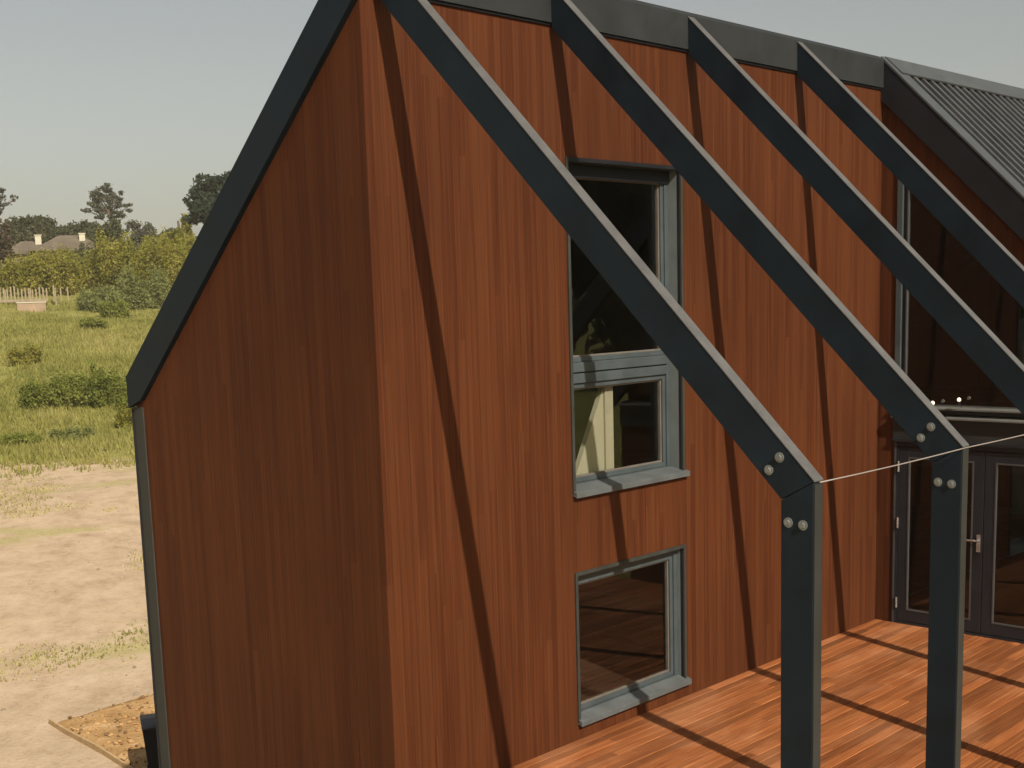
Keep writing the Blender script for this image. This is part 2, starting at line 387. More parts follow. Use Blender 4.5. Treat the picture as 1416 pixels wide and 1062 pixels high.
# ------------------------------------------------------------------ foliage
def leaf_arrays(P, size, rng, flat=0.0, aspect=1.8):
    n = len(P); a = rng.normal(size=(n, 3)); a[:, 2] *= (1 - flat); a /= np.linalg.norm(a, axis=1, keepdims=True)
    b = rng.normal(size=(n, 3)); b -= a * (a * b).sum(1, keepdims=True); b /= np.linalg.norm(b, axis=1, keepdims=True)
    s = size * rng.uniform(0.6, 1.35, (n, 1))
    q = np.stack([P - a * s * aspect / 2, P + b * s / 2, P + a * s * aspect / 2, P - b * s / 2], 1)
    return q.reshape(-1, 3)
def quads_object(name, V, mat, parent=None, k=4):
    n = len(V) // k; me = bpy.data.meshes.new(name)
    me.vertices.add(len(V)); me.vertices.foreach_set('co', V.astype(np.float32).ravel())
    me.loops.add(len(V)); me.loops.foreach_set('vertex_index', np.arange(len(V), dtype=np.int32))
    me.polygons.add(n); me.polygons.foreach_set('loop_start', np.arange(0, n * k, k, dtype=np.int32)); me.polygons.foreach_set('loop_total', np.full(n, k, np.int32))
    me.materials.append(mat); me.update(); me.validate()
    o = bpy.data.objects.new(name, me); COL.objects.link(o)
    if parent: o.parent = parent
    return o
def clumps(blobs, n, rng, shell=0.35):
    """n points in clumps spread through ellipsoids (x,y,z,rx,ry,rz)"""
    w = np.array([b[3] * b[4] * b[5] for b in blobs]) ** 0.8; w /= w.sum(); out = []
    for b, wi in zip(blobs, w):
        m = max(20, int(n * wi)); nc = max(5, m // 45)
        c = rng.normal(size=(nc, 3)); c /= np.linalg.norm(c, axis=1, keepdims=True); c *= rng.uniform(shell, 1.0, (nc, 1)) ** 0.6
        p = c[rng.integers(0, nc, m)] + rng.normal(size=(m, 3)) * 0.17
        out.append(p * np.array(b[3:6]) + np.array(b[0:3]))
    return np.concatenate(out)
def tree(name, loc, blobs, n, size, leafmat, label, trunk_h, trunk_r, barkmat, group=None, cat='tree', lean=(0, 0), seed=1):
    rng = np.random.default_rng(seed); t = thing(name, loc, label, cat, group)
    mb = MB(); top = Vector((lean[0], lean[1], trunk_h))
    mb.tube([(0, 0, -0.6), (lean[0] * .2, lean[1] * .2, trunk_h * .35), (lean[0] * .6 + .1, lean[1] * .6, trunk_h * .7), tuple(top)], [trunk_r * 1.25, trunk_r, trunk_r * .75, trunk_r * .5], barkmat, 8)
    for b in blobs:
        st = Vector((lean[0] * .6, lean[1] * .6, trunk_h * rng.uniform(.5, .95))); en = Vector(b[:3])
        md = st.lerp(en, .5) + Vector((rng.uniform(-.3, .3), rng.uniform(-.3, .3), rng.uniform(-.1, .5)))
        mb.tube([st, md, en], [trunk_r * .45, trunk_r * .28, trunk_r * .1], barkmat, 6)
        for _ in range(2):
            e2 = en + Vector((rng.uniform(-1, 1) * b[3] * .7, rng.uniform(-1, 1) * b[4] * .7, rng.uniform(-.5, .8) * b[5]))
            mb.tube([md, md.lerp(e2, .6), e2], [trunk_r * .22, trunk_r * .14, trunk_r * .05], barkmat, 5)
    mb.build('trunk', t, smooth=True)
    quads_object('crown', leaf_arrays(clumps(blobs, n, rng), size, rng), leafmat, t)
    return t
def bush(name, loc, blobs, n, size, mat, label, cat='shrub', group=None, seed=1):
    rng = np.random.default_rng(seed); P = clumps(blobs, n, rng, 0.25); P = P[P[:, 2] > -0.25]
    o = quads_object(name, leaf_arrays(P, size, rng), mat); o.location = loc; return tag(o, label, cat, group)

# ------------------------------------------------------------------ house
L = 7.309; XE = 15.5; YW = 3.35; TH = 0.15; GB = -4.2
house = thing('timber_house', (0, 0, 0), 'tall gabled house clad in reddish brown vertical timber boards with dark metal trim', 'house')
def zl(y): return 6.08 - 0.884 * y          # underside of left roof slope
# gable wall (faces the camera's left)
mb = MB(); mb.prism([(0.003, GB), (YW - .001, GB), (YW - .001, zl(YW)), (0.003, zl(0) - .02)], 'x', 0.0, TH, M['clad'])
mb.build('gable_wall', house)
# long wall under the ridge with two openings
W1 = (2.10, 3.605, 2.15, 4.87); W2 = (2.10, 3.605, 0.155, 1.44)
def wall_holes(mb, x0, x1, z0, z1, holes, yf, yb, mf, mbk):
    xs = sorted({x0, x1} | {h[0] for h in holes} | {h[1] for h in holes}); zs = sorted({z0, z1} | {h[2] for h in holes} | {h[3] for h in holes})
    for a, b in zip(xs, xs[1:]):
        for c, d in zip(zs, zs[1:]):
            if any(h[0] <= a and b <= h[1] and h[2] <= c and d <= h[3] for h in holes): continue
            mb.poly([(a, yf, c), (b, yf, c), (b, yf, d), (a, yf, d)], mf)
            mb.poly([(a, yb, c), (a, yb, d), (b, yb, d), (b, yb, c)], mbk)
    for h in holes:
        mb.poly([(h[0], yf, h[2]), (h[0], yf, h[3]), (h[0], yb, h[3]), (h[0], yb, h[2])], M['trim'])
        mb.poly([(h[1], yf, h[2]), (h[1], yf + .03, h[2]), (h[1], yf + .03, h[3]), (h[1], yf, h[3])], M['verge'])
        mb.poly([(h[1], yf + .03, h[2]), (h[1], yb, h[2]), (h[1], yb, h[3]), (h[1], yf + .03, h[3])], M['reveal'])
        mb.poly([(h[0], yf, h[3]), (h[1], yf, h[3]), (h[1], yb, h[3]), (h[0], yb, h[3])], M['trim'])
        mb.poly([(h[0], yf, h[2]), (h[0], yb, h[2]), (h[1], yb, h[2]), (h[1], yf, h[2])], M['trim'])
mb = MB(); wall_holes(mb, 0.0, L, GB, 6.06, [W1, W2], 0.0, 0.21, M['clad'], M['plaster'])
me_ = mb.build('long_wall', house)
# side wall on the far left, back gable, body of the wide part
mb = MB(); mb.box(TH + .001, XE, YW - TH, YW, GB, zl(YW) + .02, M['clad']); mb.build('side_wall', house)
mb = MB(); mb.prism([(-3.3, GB), (YW, GB), (YW, zl(YW)), (0, 6.02), (-3.3, 2.75)], 'x', XE - TH, XE, M['clad']); mb.build('back_wall', house)
mb = MB(); mb.box(L + .15, XE, -3.38, -3.22, GB, 2.72, M['clad']); mb.build('side_wall', house)
mb = MB()
mb.box(0.16, XE - .16, 0.22, YW - .16, 1.78, 2.08, M['floorin']); mb.box(L + .2, XE - .16, -3.2, 0.155, 1.78, 2.08, M['floorin'])
mb.box(0.16, XE - .16, 0.22, YW - .16, -0.12, 0.02, M['floorin']); mb.box(L + .2, XE - .16, -3.2, 0.155, -0.12, 0.02, M['floorin'])
mb.build('interior_floor', house)
mb = MB(); mb.box(2.775, 2.885, 0.215, 0.30, 2.085, 3.10, M['cream']); mb.prism([(2.30, 2.085), (2.774, 2.085), (2.774, 2.98), (2.36, 2.20)], 'y', 0.235, 0.285, M['cream'])
mb.build('stair_balustrade', house)['label'] = 'cream sloping balustrade and newel inside the tall window'
mb = MB(); mb.box(4.8, 4.92, 0.22, YW - .16, 0.025, 1.775, M['plaster']); mb.box(5.2, 5.32, 0.22, YW - .16, 2.085, 5.0 - .9, M['plaster'])
mb.build('inner_wall', house)
# left roof slope
mb = MB(); n_ = (0.884, 1.0)
def ribbed(mb, x0, x1, pitch, ribw, ribh, y0, z0, y1, z1, thick, m):
    d = Vector((0, y1 - y0, z1 - z0)); nn = Vector((0, -(z1 - z0), (y1 - y0))).normalized()
    if nn.z < 0: nn = -nn
    prof = []; x = x0
    while x < x1 - 1e-6:
        e = min(x1, x + pitch); w = ribw
        prof += [(x, 0), (min(e, x + pitch - w * 1.6), 0), (min(e, x + pitch - w * 1.25), ribh), (min(e, x + pitch - w * .35), ribh)]
        x += pitch
    prof.append((x1, 0))
    a = Vector((0, y0, z0)); i = len(mb.v); k = len(prof)
    for (px, h) in prof: mb.v.append(tuple(Vector((px, 0, 0)) + a + nn * h))
    for (px, h) in prof: mb.v.append(tuple(Vector((px, 0, 0)) + a + d + nn * h))
    for q in range(k - 1):
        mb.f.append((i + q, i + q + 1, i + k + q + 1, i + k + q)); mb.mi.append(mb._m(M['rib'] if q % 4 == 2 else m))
    j = len(mb.v)
    for P in ((x0, a), (x1, a), (x1, a + d), (x0, a + d)): mb.v.append(tuple(Vector((P[0], 0, 0)) + P[1] - nn * thick))
    mb.f.append((j, j + 1, j + 2, j + 3)); mb.mi.append(mb._m(m))
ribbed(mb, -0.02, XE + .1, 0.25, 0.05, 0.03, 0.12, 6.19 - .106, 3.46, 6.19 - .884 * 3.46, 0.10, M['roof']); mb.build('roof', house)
# left bargeboard and corner trim of the gable
def zo(y): return 6.225 - 0.886 * y
mb = MB(); mb.prism([(0.0, zo(0)), (3.41, zo(3.41)), (3.41, 2.92), (3.19, 3.0), (0.0, 5.84)], 'x', -0.05, 0.004, M['steel']); mb.build('bargeboard', house, bevel=0.004)
mb = MB(); mb.box(-0.012, 0.20, YW - .12, YW + .035, GB, 2.93, M['trim']); mb.box(-0.02, 0.2, YW + .0351, YW + .06, GB, 2.918, M['verge']); mb.build('corner_trim', house, bevel=0.004)
# ridge flashing over the long wall
mb = MB(); mb.prism([(-0.035, 5.912), (-0.035, 6.20), (0.02, 6.245), (0.10, 6.185), (-0.003, 6.185), (-0.003, 5.912)], 'x', 0.0, L - .052, M['band'])
mb.build('ridge_flashing', house)
mb = MB(); mb.box(0.0, L - .05, -0.018, -0.003, 5.893, 5.909, M['verge']); mb.build('drip_edge', house)
# right roof slope of the wide part: sheet, verge board, capping, ridge cap
def zr(y): return 6.20 + y          # y negative
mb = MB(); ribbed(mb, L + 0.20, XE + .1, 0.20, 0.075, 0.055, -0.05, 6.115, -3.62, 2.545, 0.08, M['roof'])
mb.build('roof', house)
mb = MB(); mb.prism([(0.0, 6.215), (-3.62, 2.595), (-3.62, 2.21), (0.0, 5.79)], 'x', L - .05, L + .03, M['verge']); mb.build('verge_board', house, bevel=0.004)
mb = MB(); mb.prism([(0.0, 6.222), (0.0, 6.247), (-3.64, 2.607), (-3.64, 2.582)], 'x', L - .058, L + .19, M['coolcap']); mb.build('verge_capping', house)
mb = MB(); mb.prism([(0.04, 6.25), (-0.01, 6.25), (-0.215, 6.055), (-0.205, 6.04), (0.0, 6.225)], 'x', L + .03, XE + .12, M['coolcap']); mb.build('ridge_cap', house)

def rect_frame(mb, a0, a1, z0, z1, w, d0, d1, m, axis='y', wt=None):
    """a rectangular frame of bars in the plane across axis; a = the horizontal coordinate"""
    wt = wt or w
    def bx(p0, p1, q0, q1):
        if axis == 'y': mb.box(p0, p1, d0, d1, q0, q1, m)
        else: mb.box(d0, d1, p0, p1, q0, q1, m)
    bx(a0, a0 + w, z0, z1); bx(a1 - w, a1, z0, z1); bx(a0 + w, a1 - w, z0, z0 + wt); bx(a0 + w, a1 - w, z1 - wt, z1)

def pane(name, parent, a0, a1, z0, z1, d, m, axis='y'):
    mb = MB()
    if axis == 'y': mb.box(a0, a1, d, d + .008, z0, z1, m)
    else: mb.box(d, d + .008, a0, a1, z0, z1, m)
    return mb.build(name, parent)

def window(w, transom, label, d=0.0):
    x0, x1, z0, z1 = w
    mb = MB(); rect_frame(mb, x0 + .002, x1 - .002, z0 + .002, z1 - .002, 0.055, d + 0.062, d + 0.132, M['frame'])
    if transom: mb.box(x0 + .003, x1 - .003, d + 0.045, d + 0.061, z1 - .11, z1 - .003, M['verge'])  # dark strip over the top rail: the shade under the head, as colour
    if transom: mid = (transom[0] + transom[1]) / 2; mb.box(x0 + .057, x1 - .057, d + 0.055, d + 0.132, transom[0], mid - .006, M['frame']); mb.box(x0 + .057, x1 - .057, d + 0.066, d + 0.131, mid - .006, mid + .006, M['verge']); mb.box(x0 + .057, x1 - .057, d + 0.048, d + 0.132, mid + .006, transom[1], M['frame'])
    win = mb.build('window', house, bevel=0.004); win['label'] = label
    mb = MB(); t = 0.032
    mb.box(x0 - t, x0 - .001, -0.016, -.001, z0 - .005, z1 + t, M['trim']); mb.box(x1 + .001, x1 + t, -0.016, -.001, z0 - .005, z1 + t, M['trim'])
    mb.box(x0 - .001, x1 + .001, -0.016, -.001, z1 + .001, z1 + t, M['verge' if transom else 'trim'])
    mb.build('trim', win)
    mb = MB(); mb.prism([(-0.05, z0 - .035), (-0.05, z0 + .012), (d + 0.061, z0 + .052), (d + 0.061, z0 + .004), (-.002, z0 - .02)], 'x', x0 - .03, x1 + .06, M['sillp']); mb.build('sill', win, bevel=0.003)
    parts = [(z0 + .057, z1 - .057)] if not transom else [(transom[1], z1 - .057), (z0 + .057, transom[0])]
    for k, (a, b) in enumerate(parts):
        mb = MB(); rect_frame(mb, x0 + .059, x1 - .059, a + .002, b - .002, 0.042, d + 0.076, d + 0.145, M['frame']); s_ = mb.build('sash', win, bevel=0.003)
        mb = MB(); rect_frame(mb, x0 + .102, x1 - .102, a + .045, b - .045, 0.013, d + 0.094, d + 0.125, M['bead']); mb.build('glazing_bead', win)
        pane('glass', win, x0 + .103, x1 - .103, a + .046, b - .046, d + 0.110, M['glass'])
    return win
window(W1, (3.06, 3.235), 'tall dark framed window with a transom above its lower sash', 0.06)
window(W2, None, 'small square window just above the deck')

# facade across the end of the deck: cladding, triangular window, spandrel, french doors
F0, F1 = L, L + .13
def zt(y): return 5.35 + y
mb = MB()
mb.prism([(-0.002, 0.0), (-0.002, 5.80), (-0.20, 5.60), (-0.20, 0.0)], 'x', F0, F1, M['clad'])
mb.prism([(-0.20, 5.60), (-0.20, 5.15), (-2.85, 2.50), (-3.30, 2.50)], 'x', F0, F1, M['clad'])
mb.prism([(-2.30, 0.0), (-2.30, 2.08), (-3.38, 2.08), (-3.38, 0.0)], 'x', F0, F1, M['clad'])
mb.box(F0, F1, -3.38, -0.002, GB, -0.002, M['clad'])
mb.build('end_wall', house)
mb = MB(); mb.box(F0 - .03, F1, -3.38, -.202, 2.08, 2.345, M['steel2'])
mb.box(F0 - .045, F0 - .03, -3.38, -.202, 2.085, 2.115, M['dframe'])
mb.build('spandrel_panel', house)
# upper triangular window
mb = MB()
mb.box(F0 - .02, F1 - .02, -0.262, -0.202, 2.50, 5.088, M['frame'])
mb.prism([(F0 - .09, 2.352), (F0 - .09, 2.368), (F1 - .02, 2.405), (F1 - .02, 2.352)], 'y', -3.38, -0.202, M['ledge']); mb.prism([(F0 - .05, 2.452), (F0 - .05, 2.468), (F1 - .02, 2.498), (F1 - .02, 2.452)], 'y', -2.85, -0.202, M['ledge'])
mb.box(F0 + .0, F1 - .02, -2.85, -0.202, 2.406, 2.444, M['dframe'])
mb.prism([(-0.202, 5.145), (-0.202, 5.088), (-2.79, 2.50), (-2.85, 2.50)], 'x', F0 - .02, F1 - .02, M['dframe'])
win = mb.build('window', house); win['label'] = 'triangular dark glazed window under the sloping verge'
mb = MB(); mb.box(F0 + .0, F0 + .05, -0.325, -0.31, 2.50, 4.98, M['dbead']); mb.box(F0 + .02, F0 + .05, -0.309, -0.262, 2.5, 5.03, M['dframe']); mb.build('sash', win)
mb = MB(); mb.prism([(-0.325, 5.02), (-0.325, 2.50), (-2.80, 2.50)], 'x', F0 + .03, F0 + .038, M['dglass']); mb.build('glass', win)
# french doors
mb = MB(); mb.box(F0 - .012, F1 - .02, -0.262, -0.205, 0.0, 2.078, M['dframe']); mb.box(F0 - .012, F1 - .02, -2.298, -2.245, 0.0, 2.078, M['dframe'])
mb.box(F0 - .012, F1 - .02, -2.245, -0.262, 2.03, 2.078, M['dframe']); mb.box(F0 - .02, F1 - .02, -2.245, -0.262, 0.0, 0.022, M['dframe'])
mb.box(F0 - .014, F0 - .004, -0.235, -0.215, 0.0, 2.078, M['dbead'])
mb.build('door_frame', house)
def door(y0, y1, handle_y, hinge_y, label):
    mb = MB(); w = 0.115; a, b = y1, y0       # a < b
    mb.box(F0 - .005, F0 + .05, a, a + w, 0.03, 2.02, M['dframe']); mb.box(F0 - .005, F0 + .05, b - w, b, 0.03, 2.02, M['dframe'])
    mb.box(F0 - .005, F0 + .05, a + w, b - w, 0.03, 0.16, M['dframe']); mb.box(F0 - .005, F0 + .05, a + w, b - w, 1.91, 2.02, M['dframe'])
    d = mb.build('door', house, bevel=0.003); d['label'] = label
    mb = MB(); rect_frame(mb, a + w, b - w, 0.16, 1.91, 0.016, F0 - .010, F0 + .02, M['dbead'], 'x'); mb.build('glazing_bead', d)
    pane('glass', d, a + w + .016, b - w - .016, 0.176, 1.894, F0 + .01, M['dglass'], 'x')
    if handle_y is not None:
        mb = MB(); mb.box(F0 - .016, F0 - .006, handle_y - .02, handle_y + .02, 0.93, 1.12, M['chrome'])
        mb.tube([(F0 - .012, handle_y, 1.06), (F0 - .062, handle_y, 1.06), (F0 - .066, handle_y + .02, 1.06), (F0 - .066, handle_y + .13, 1.055)], 0.011, M['chrome'], 8)
        mb.build('handle', d, smooth=False)
    for hz in (0.24, 1.16, 1.8):
        mb = MB(); mb.tube([(F0 - .02, hinge_y, hz - .06), (F0 - .02, hinge_y, hz + .06)], 0.012, M['chrome'], 8); mb.build('hinge', d)
door(-0.266, -1.248, -1.205, -0.268, 'glazed door leaf with a lever handle')
door(-1.256, -2.241, None, -2.238, 'glazed door leaf without a handle')

# ------------------------------------------------------------------ deck
mb = MB(); y = -0.006; k = 0
while y > -3.75:
    mb.box(-0.12, L - .004, y - .092, y, -0.028, 0.0 - 0.0015 * (k % 2), M['deck']); y -= 0.1; k += 1
dk = mb.build('timber_deck', bevel=0.003); tag(dk, 'reddish timber boarded deck under the open rafters beside the house', 'deck')
mb = MB(); mb.box(-0.13, L - .01, y + .008, y + .14, -0.26, -0.032, M['deck']); mb.box(-0.12, -0.08, y + .145, -0.02, -0.26, -0.032, M['deck'])
for x in np.arange(0.3, L, 1.2): mb.box(x, x + .05, y + .145, -.02, -0.24, -0.031, M['timber'])
mb.build('substructure', dk)
for x in (0.1, 2.5, 4.9, 7.1):
    for yy in (-3.6, -1.8):
        mb = MB(); mb.box(x, x + .12, yy, yy + .12, -2.2, -0.245, M['timber']); mb.build('leg', dk)

# ------------------------------------------------------------------ pergola frames
def bolt(parent, y, z, r=0.022):
    mb = MB(); mb.tube([(0.002, y, z), (-0.004, y, z)], r * 1.3, M['bolt'], 12); mb.tube([(-0.004, y, z), (-0.018, y, z)], r * .78, M['bolt'], 6)
    return mb.build('bolt', parent)
TW = 0.087; YP = -3.451; ZK = 2.766
def frame_parts(root):
    mb = MB(); mb.prism([(-0.037, 6.178), (-0.037, 5.868), (-3.250, 2.655), (YP, ZK)], 'x', 0, TW, M['steel']); r = mb.build('rafter', root, bevel=0.004)
    mb = MB(); mb.prism([(YP + .001, ZK - .004), (-3.250, 2.651), (-3.250, 0.012), (YP + .001, 0.012)], 'x', 0, TW, M['steel']); p = mb.build('post', root, bevel=0.004)
    mb = MB(); mb.prism([(-0.037, 6.181), (-0.037, 6.189), (YP - .006, ZK + .008), (YP - .006, ZK - .0)], 'x', -0.003, TW + .003, M['cap']); mb.build('cap_flashing', root)
    mb = MB(); mb.box(0.004, TW - .004, YP - .007, YP - .001, 0.012, ZK - .012, M['steel2']); mb.build('sunlit_side_strip', root)  # thin paler strip paints the post's outer side as sunlit
    for (y, z) in ((-3.240, 2.886), (-3.172, 2.812)): bolt(r, y, z)
    for (y, z) in ((-3.296, 2.530), (-3.388, 2.524)): bolt(p, y, z)
    mb = MB(); mb.box(-0.03, TW + .03, YP - .03, -3.22, 0.001, 0.011, M['steel']); mb.build('base_plate', root)
LAB = ['dark sloping rafter with bolted post nearest the gable corner', 'dark rafter and bolted post crossing the tall window, second from the gable',
       'dark rafter third from the gable, its post outside the picture', 'dark rafter nearest the ribbed metal roof, crossing in front of the triangular window']
def copy_tree(o, parent=None):
    c = o.copy(); COL.objects.link(c); c.parent = parent
    for ch in [q for q in bpy.data.objects if q.parent == o]: copy_tree(ch, c)
    return c
XS = [0.109 + 1.8 * i for i in range(4)]
proto = thing('pergola_frame', (XS[0], 0, 0), LAB[0], 'pergola frame', 'pergola frames along the deck'); frame_parts(proto)
for i in range(1, 4):
    c = copy_tree(proto); c.location = (XS[i], 0, 0); c['label'] = LAB[i]
# cable through the rafter feet
mb = MB(); pts = []
for i in range(4):
    x0 = XS[i] + TW * .5; x1 = (XS[i + 1] if i < 3 else L - .05) + TW * .5
    for t in (0, .25, .5, .75): pts.append((x0 + (x1 - x0) * t, YP - .012, ZK - .006 - .006 * math.sin(math.pi * t)))
pts.append((L - .02, YP - .012, ZK - .006)); mb.tube(pts, 0.0042, M['wire'], 6)
tag(mb.build('cable', smooth=True), 'thin pale cable stretched between the tops of the dark posts', 'cable')
# two small bulbs over the window ledge
for i, (y, z, lab) in enumerate(((-0.69, 2.53, 'small warm glowing bulb touching the second rafter edge'), (-0.985, 2.575, 'small warm glowing bulb just right of the second rafter'))):
    b = thing('light_bulb', (F0 - .09, y, z), lab, 'light bulb', 'bulbs over the end window ledge')
    mb = MB(); mb.ball((0, 0, 0), 0.021, M['bulb'], 10, 7, 1.1); mb.build('globe', b, smooth=True)
    mb = MB(); mb.tube([(0, 0, -.055), (0, 0, -.018)], 0.012, M['steel'], 8); mb.tube([(0, 0, -.05), (.055, 0, -.05), (.058, 0, -.09)], 0.004, M['steel'], 6); mb.build('socket', b)

# ------------------------------------------------------------------ yard behind
def sheet(name, outline, h, m, n=26):
    """a ground patch laid over the terrain; outline = four (x,y) corners"""
    A, B, C, D = [Vector(p) for p in outline]; mb = MB(); idx = []
    for i in range(n + 1):
        for j in range(n + 1):
            p = A.lerp(B, i / n).lerp(D.lerp(C, i / n), j / n)
            e = 0.0 if i in (0, n) or j in (0, n) else 1.0
            mb.v.append((p.x, p.y, gz(p.x, p.y) + h * e - .06 * (1 - e) + .05 * e * noise.noise((p.x * 1.3, p.y * 1.3, 2))))
    for i in range(n):
        for j in range(n): mb.f.append((i * (n + 1) + j, (i + 1) * (n + 1) + j, (i + 1) * (n + 1) + j + 1, i * (n + 1) + j + 1)); mb.mi.append(mb._m(m))
    return mb.build(name, smooth=True)
def BED(px, py):
    d = px_dir(px, py); t = (-3.85 - CAM.z) / d.z; return (CAM.x + d.x * t, CAM.y + d.y * t)
bed = sheet('path', [BED(70, 1000), BED(181, 1066), BED(400, 1010), BED(330, 925)], 0.07, M['clay']); tag(bed, kind='structure')
mb = MB(); e0, e1 = Vector(BED(69, 999)), Vector(BED(196, 1075))
for k in range(12):
    a, b = e0.lerp(e1, k / 12), e0.lerp(e1, (k + 1) / 12); za, zb = gz(a.x, a.y), gz(b.x, b.y)
    i = len(mb.v)
    for (p, z) in ((a, za), (b, zb)): mb.v += [(p.x - .02, p.y, z - .1), (p.x + .02, p.y, z - .1), (p.x + .02, p.y, z + .10), (p.x - .02, p.y, z + .10)]
    for q in range(4): mb.f.append((i + q, i + (q + 1) % 4, i + 4 + (q + 1) % 4, i + 4 + q)); mb.mi.append(mb._m(M['timber']))
    if k in (0, 11):
        o_ = 0 if k == 0 else 4; mb.f.append((i + o_, i + o_ + 1, i + o_ + 2, i + o_ + 3)); mb.mi.append(0)
tag(mb.build('edging_board'), 'pale timber edging board along the orange earth bed beside the house', 'edging board')

# dark bin behind the far corner of the gable
bx_, by_ = BED(229, 1078); bzg = gz(bx_, by_); bh = height_at(205, 992, math.hypot(bx_ - CAM.x, by_ - CAM.y)) - bzg
bn = thing('rubbish_bin', (bx_, by_, bzg), 'dark bin on the earth bed, mostly hidden behind the gable corner', 'bin', rz=BRG - math.pi / 2)
k = bh / 1.1
def bin_ring(w, d, z): return [(-w * k, -d * k, z * k), (w * k, -d * k, z * k), (w * k, d * k, z * k), (-w * k, d * k, z * k)]
mb = MB(); A_ = bin_ring(.23, .27, .05); B_ = bin_ring(.31, .37, 1.0); mb.poly(A_, M['verge']); mb.poly(B_, M['verge'])
for q in range(4): mb.poly([A_[q], A_[(q + 1) % 4], B_[(q + 1) % 4], B_[q]], M['verge'])
mb.build('body', bn, bevel=.02)
mb = MB(); mb.prism([(-.38 * k, 1.005 * k), (.38 * k, 1.005 * k), (.38 * k, 1.04 * k), (0, 1.09 * k), (-.38 * k, 1.04 * k)], 'x', -.315 * k, .315 * k, M['verge']); mb.build('lid', bn, bevel=.01)
for sx_ in (-1, 1):
    mb = MB(); mb.tube([(sx_ * .2 * k, .33 * k, .1 * k), (sx_ * .26 * k, .33 * k, .1 * k)], .1 * k, M['verge'], 14); mb.build('wheel', bn)

# grass: dense on the slope, scattered dry tufts on the bare earth
def tufts(name, mat, pts, h, blades, rng, spread=0.22):
    n = len(pts); P = np.repeat(pts, blades, axis=0); m = len(P)
    a = rng.uniform(0, 2 * np.pi, m); r = spread * np.sqrt(rng.uniform(0, 1, m))
    base = P + np.stack([r * np.cos(a), r * np.sin(a), np.full(m, -.03)], 1)
    hh = h * rng.uniform(.5, 1.3, m) * np.repeat(rng.uniform(.6, 1.3, n), blades)
    b = rng.uniform(0, 2 * np.pi, m); w = .022 + .03 * rng.uniform(0, 1, m)
    side = np.stack([np.cos(b) * w, np.sin(b) * w, np.zeros(m)], 1)
    ln = rng.normal(size=(m, 3)) * .35; ln[:, 2] = 1
    tip = base + ln * hh[:, None]
    V = np.stack([base - side, base + side, tip], 1).reshape(-1, 3)
    o = quads_object(name, V, mat, k=3); return tag(o, kind='stuff')
pts = []
rng = np.random.default_rng(5)
while len(pts) < 18000:
    u = rng.uniform(56.6, 126); v = rng.uniform(-13, 17) * (u / 90)
    if u < 63 and rng.random() > ((u - 56.5) / 6.5) ** 1.2 * (1 + .8 * noise.noise((u * .3, v * .25, 4))): continue
    if noise.noise((u * .09, v * .09, 12)) < -.32 and rng.random() < .7: continue
    x, y = from_uv(u, v); pts.append((x, y, ground_uv(u, v)))
tufts('grass', M['grass'], np.array(pts), 0.34, 7, rng, .35)
pts = []
while len(pts) < 2600:
    u = rng.uniform(15, 62); v = rng.uniform(-6, 12) * (0.35 + u / 50)
    k = noise.noise((u * .22, v * .12, 21)) + .25 * noise.noise((u * .9, v * .9, 2))
    if k < .26 - .10 * max(0, (u - 44) / 16) : continue
    x, y = from_uv(u, v)
    if x < 16 and y < 4.2: continue
    pts.append((x, y, ground_uv(u, v)))
tufts('dry_grass', M['straw'], np.array(pts), 0.09, 9, rng, .34)

rng = np.random.default_rng(31); mb = MB(); cnt = 0
while cnt < 420:
    u = rng.uniform(15, 58); v = rng.uniform(-6, 12) * (0.35 + u / 50); x, y = from_uv(u, v)
    if x < 16 and y < 4.4: continue
    if noise.noise((u * .2, v * .2, 40)) < -.1 and rng.random() < .8: continue
    mb.ball((x, y, ground_uv(u, v) + .01), rng.uniform(.02, .075) * rng.uniform(.6, 1.2), M['stone'], 6, 4, rng.uniform(.45, .8)); cnt += 1
tag(mb.build('gravel'), kind='stuff')
mb = MB(); c_ = [Vector(BED(70, 1000)), Vector(BED(181, 1066)), Vector(BED(400, 1010)), Vector(BED(330, 925))]
for k in range(520):
    a_, b_ = rng.uniform(.02, .98), rng.uniform(.02, .98); p = c_[0].lerp(c_[1], a_).lerp(c_[3].lerp(c_[2], a_), b_)
    mb.ball((p.x, p.y, gz(p.x, p.y) + .085), rng.uniform(.012, .05) * rng.uniform(.5, 1.3), M['clay' if k % 4 else 'clod'], 6, 4, rng.uniform(.5, .8))
tag(mb.build('soil_clods'), kind='stuff')
# shrubs on the slope (columns of the photo turned into bearings, each with a distance of its own)
def blobs_row(w, h, d, n, rng):
    return [((t - .5) * w, rng.uniform(-.3, .3) * d, h * rng.uniform(.25, .5), w / n * rng.uniform(.6, .95), d * rng.uniform(.5, .9), h * rng.uniform(.45, .65)) for t in [(k + .5) / n for k in range(n)]]
rs = np.random.default_rng(3)
FACE = BRG - math.pi / 2           # local x runs across the view
def shrub(px, D, w, h, d, n, leaves, size, mat, label, group=None, seed=1, name='shrub', cat='shrub'):
    o = bush(name, spot(px, D), blobs_row(w, h, d, n, rs), int(leaves * 3.0), size * .56, mat, label, cat, group, seed); o.rotation_euler = (0, 0, FACE); return o
shrub(72, 76, 3.6, 1.9, 1.4, 4, 4200, .16, M['shrub'], 'low dark green shrub in the lower field, left of a taller pair', 'shrubs in the field', 1)
shrub(147, 76, 2.4, 2.1, 1.2, 3, 2600, .16, M['shrub'], 'dark green shrub in the lower field just left of the gable eave', 'shrubs in the field', 2)
shrub(172, 74, 1.2, 1.3, 0.9, 2, 1200, .15, M['shrub'], 'small leafy shrub almost touching the gable eave edge', 'shrubs in the field', 3)
shrub(118, 76.5, 1.6, 1.2, 0.9, 2, 1200, .15, M['greyshrub'], 'pale green low shrub between two dark shrubs in the field', 'shrubs in the field', 4)
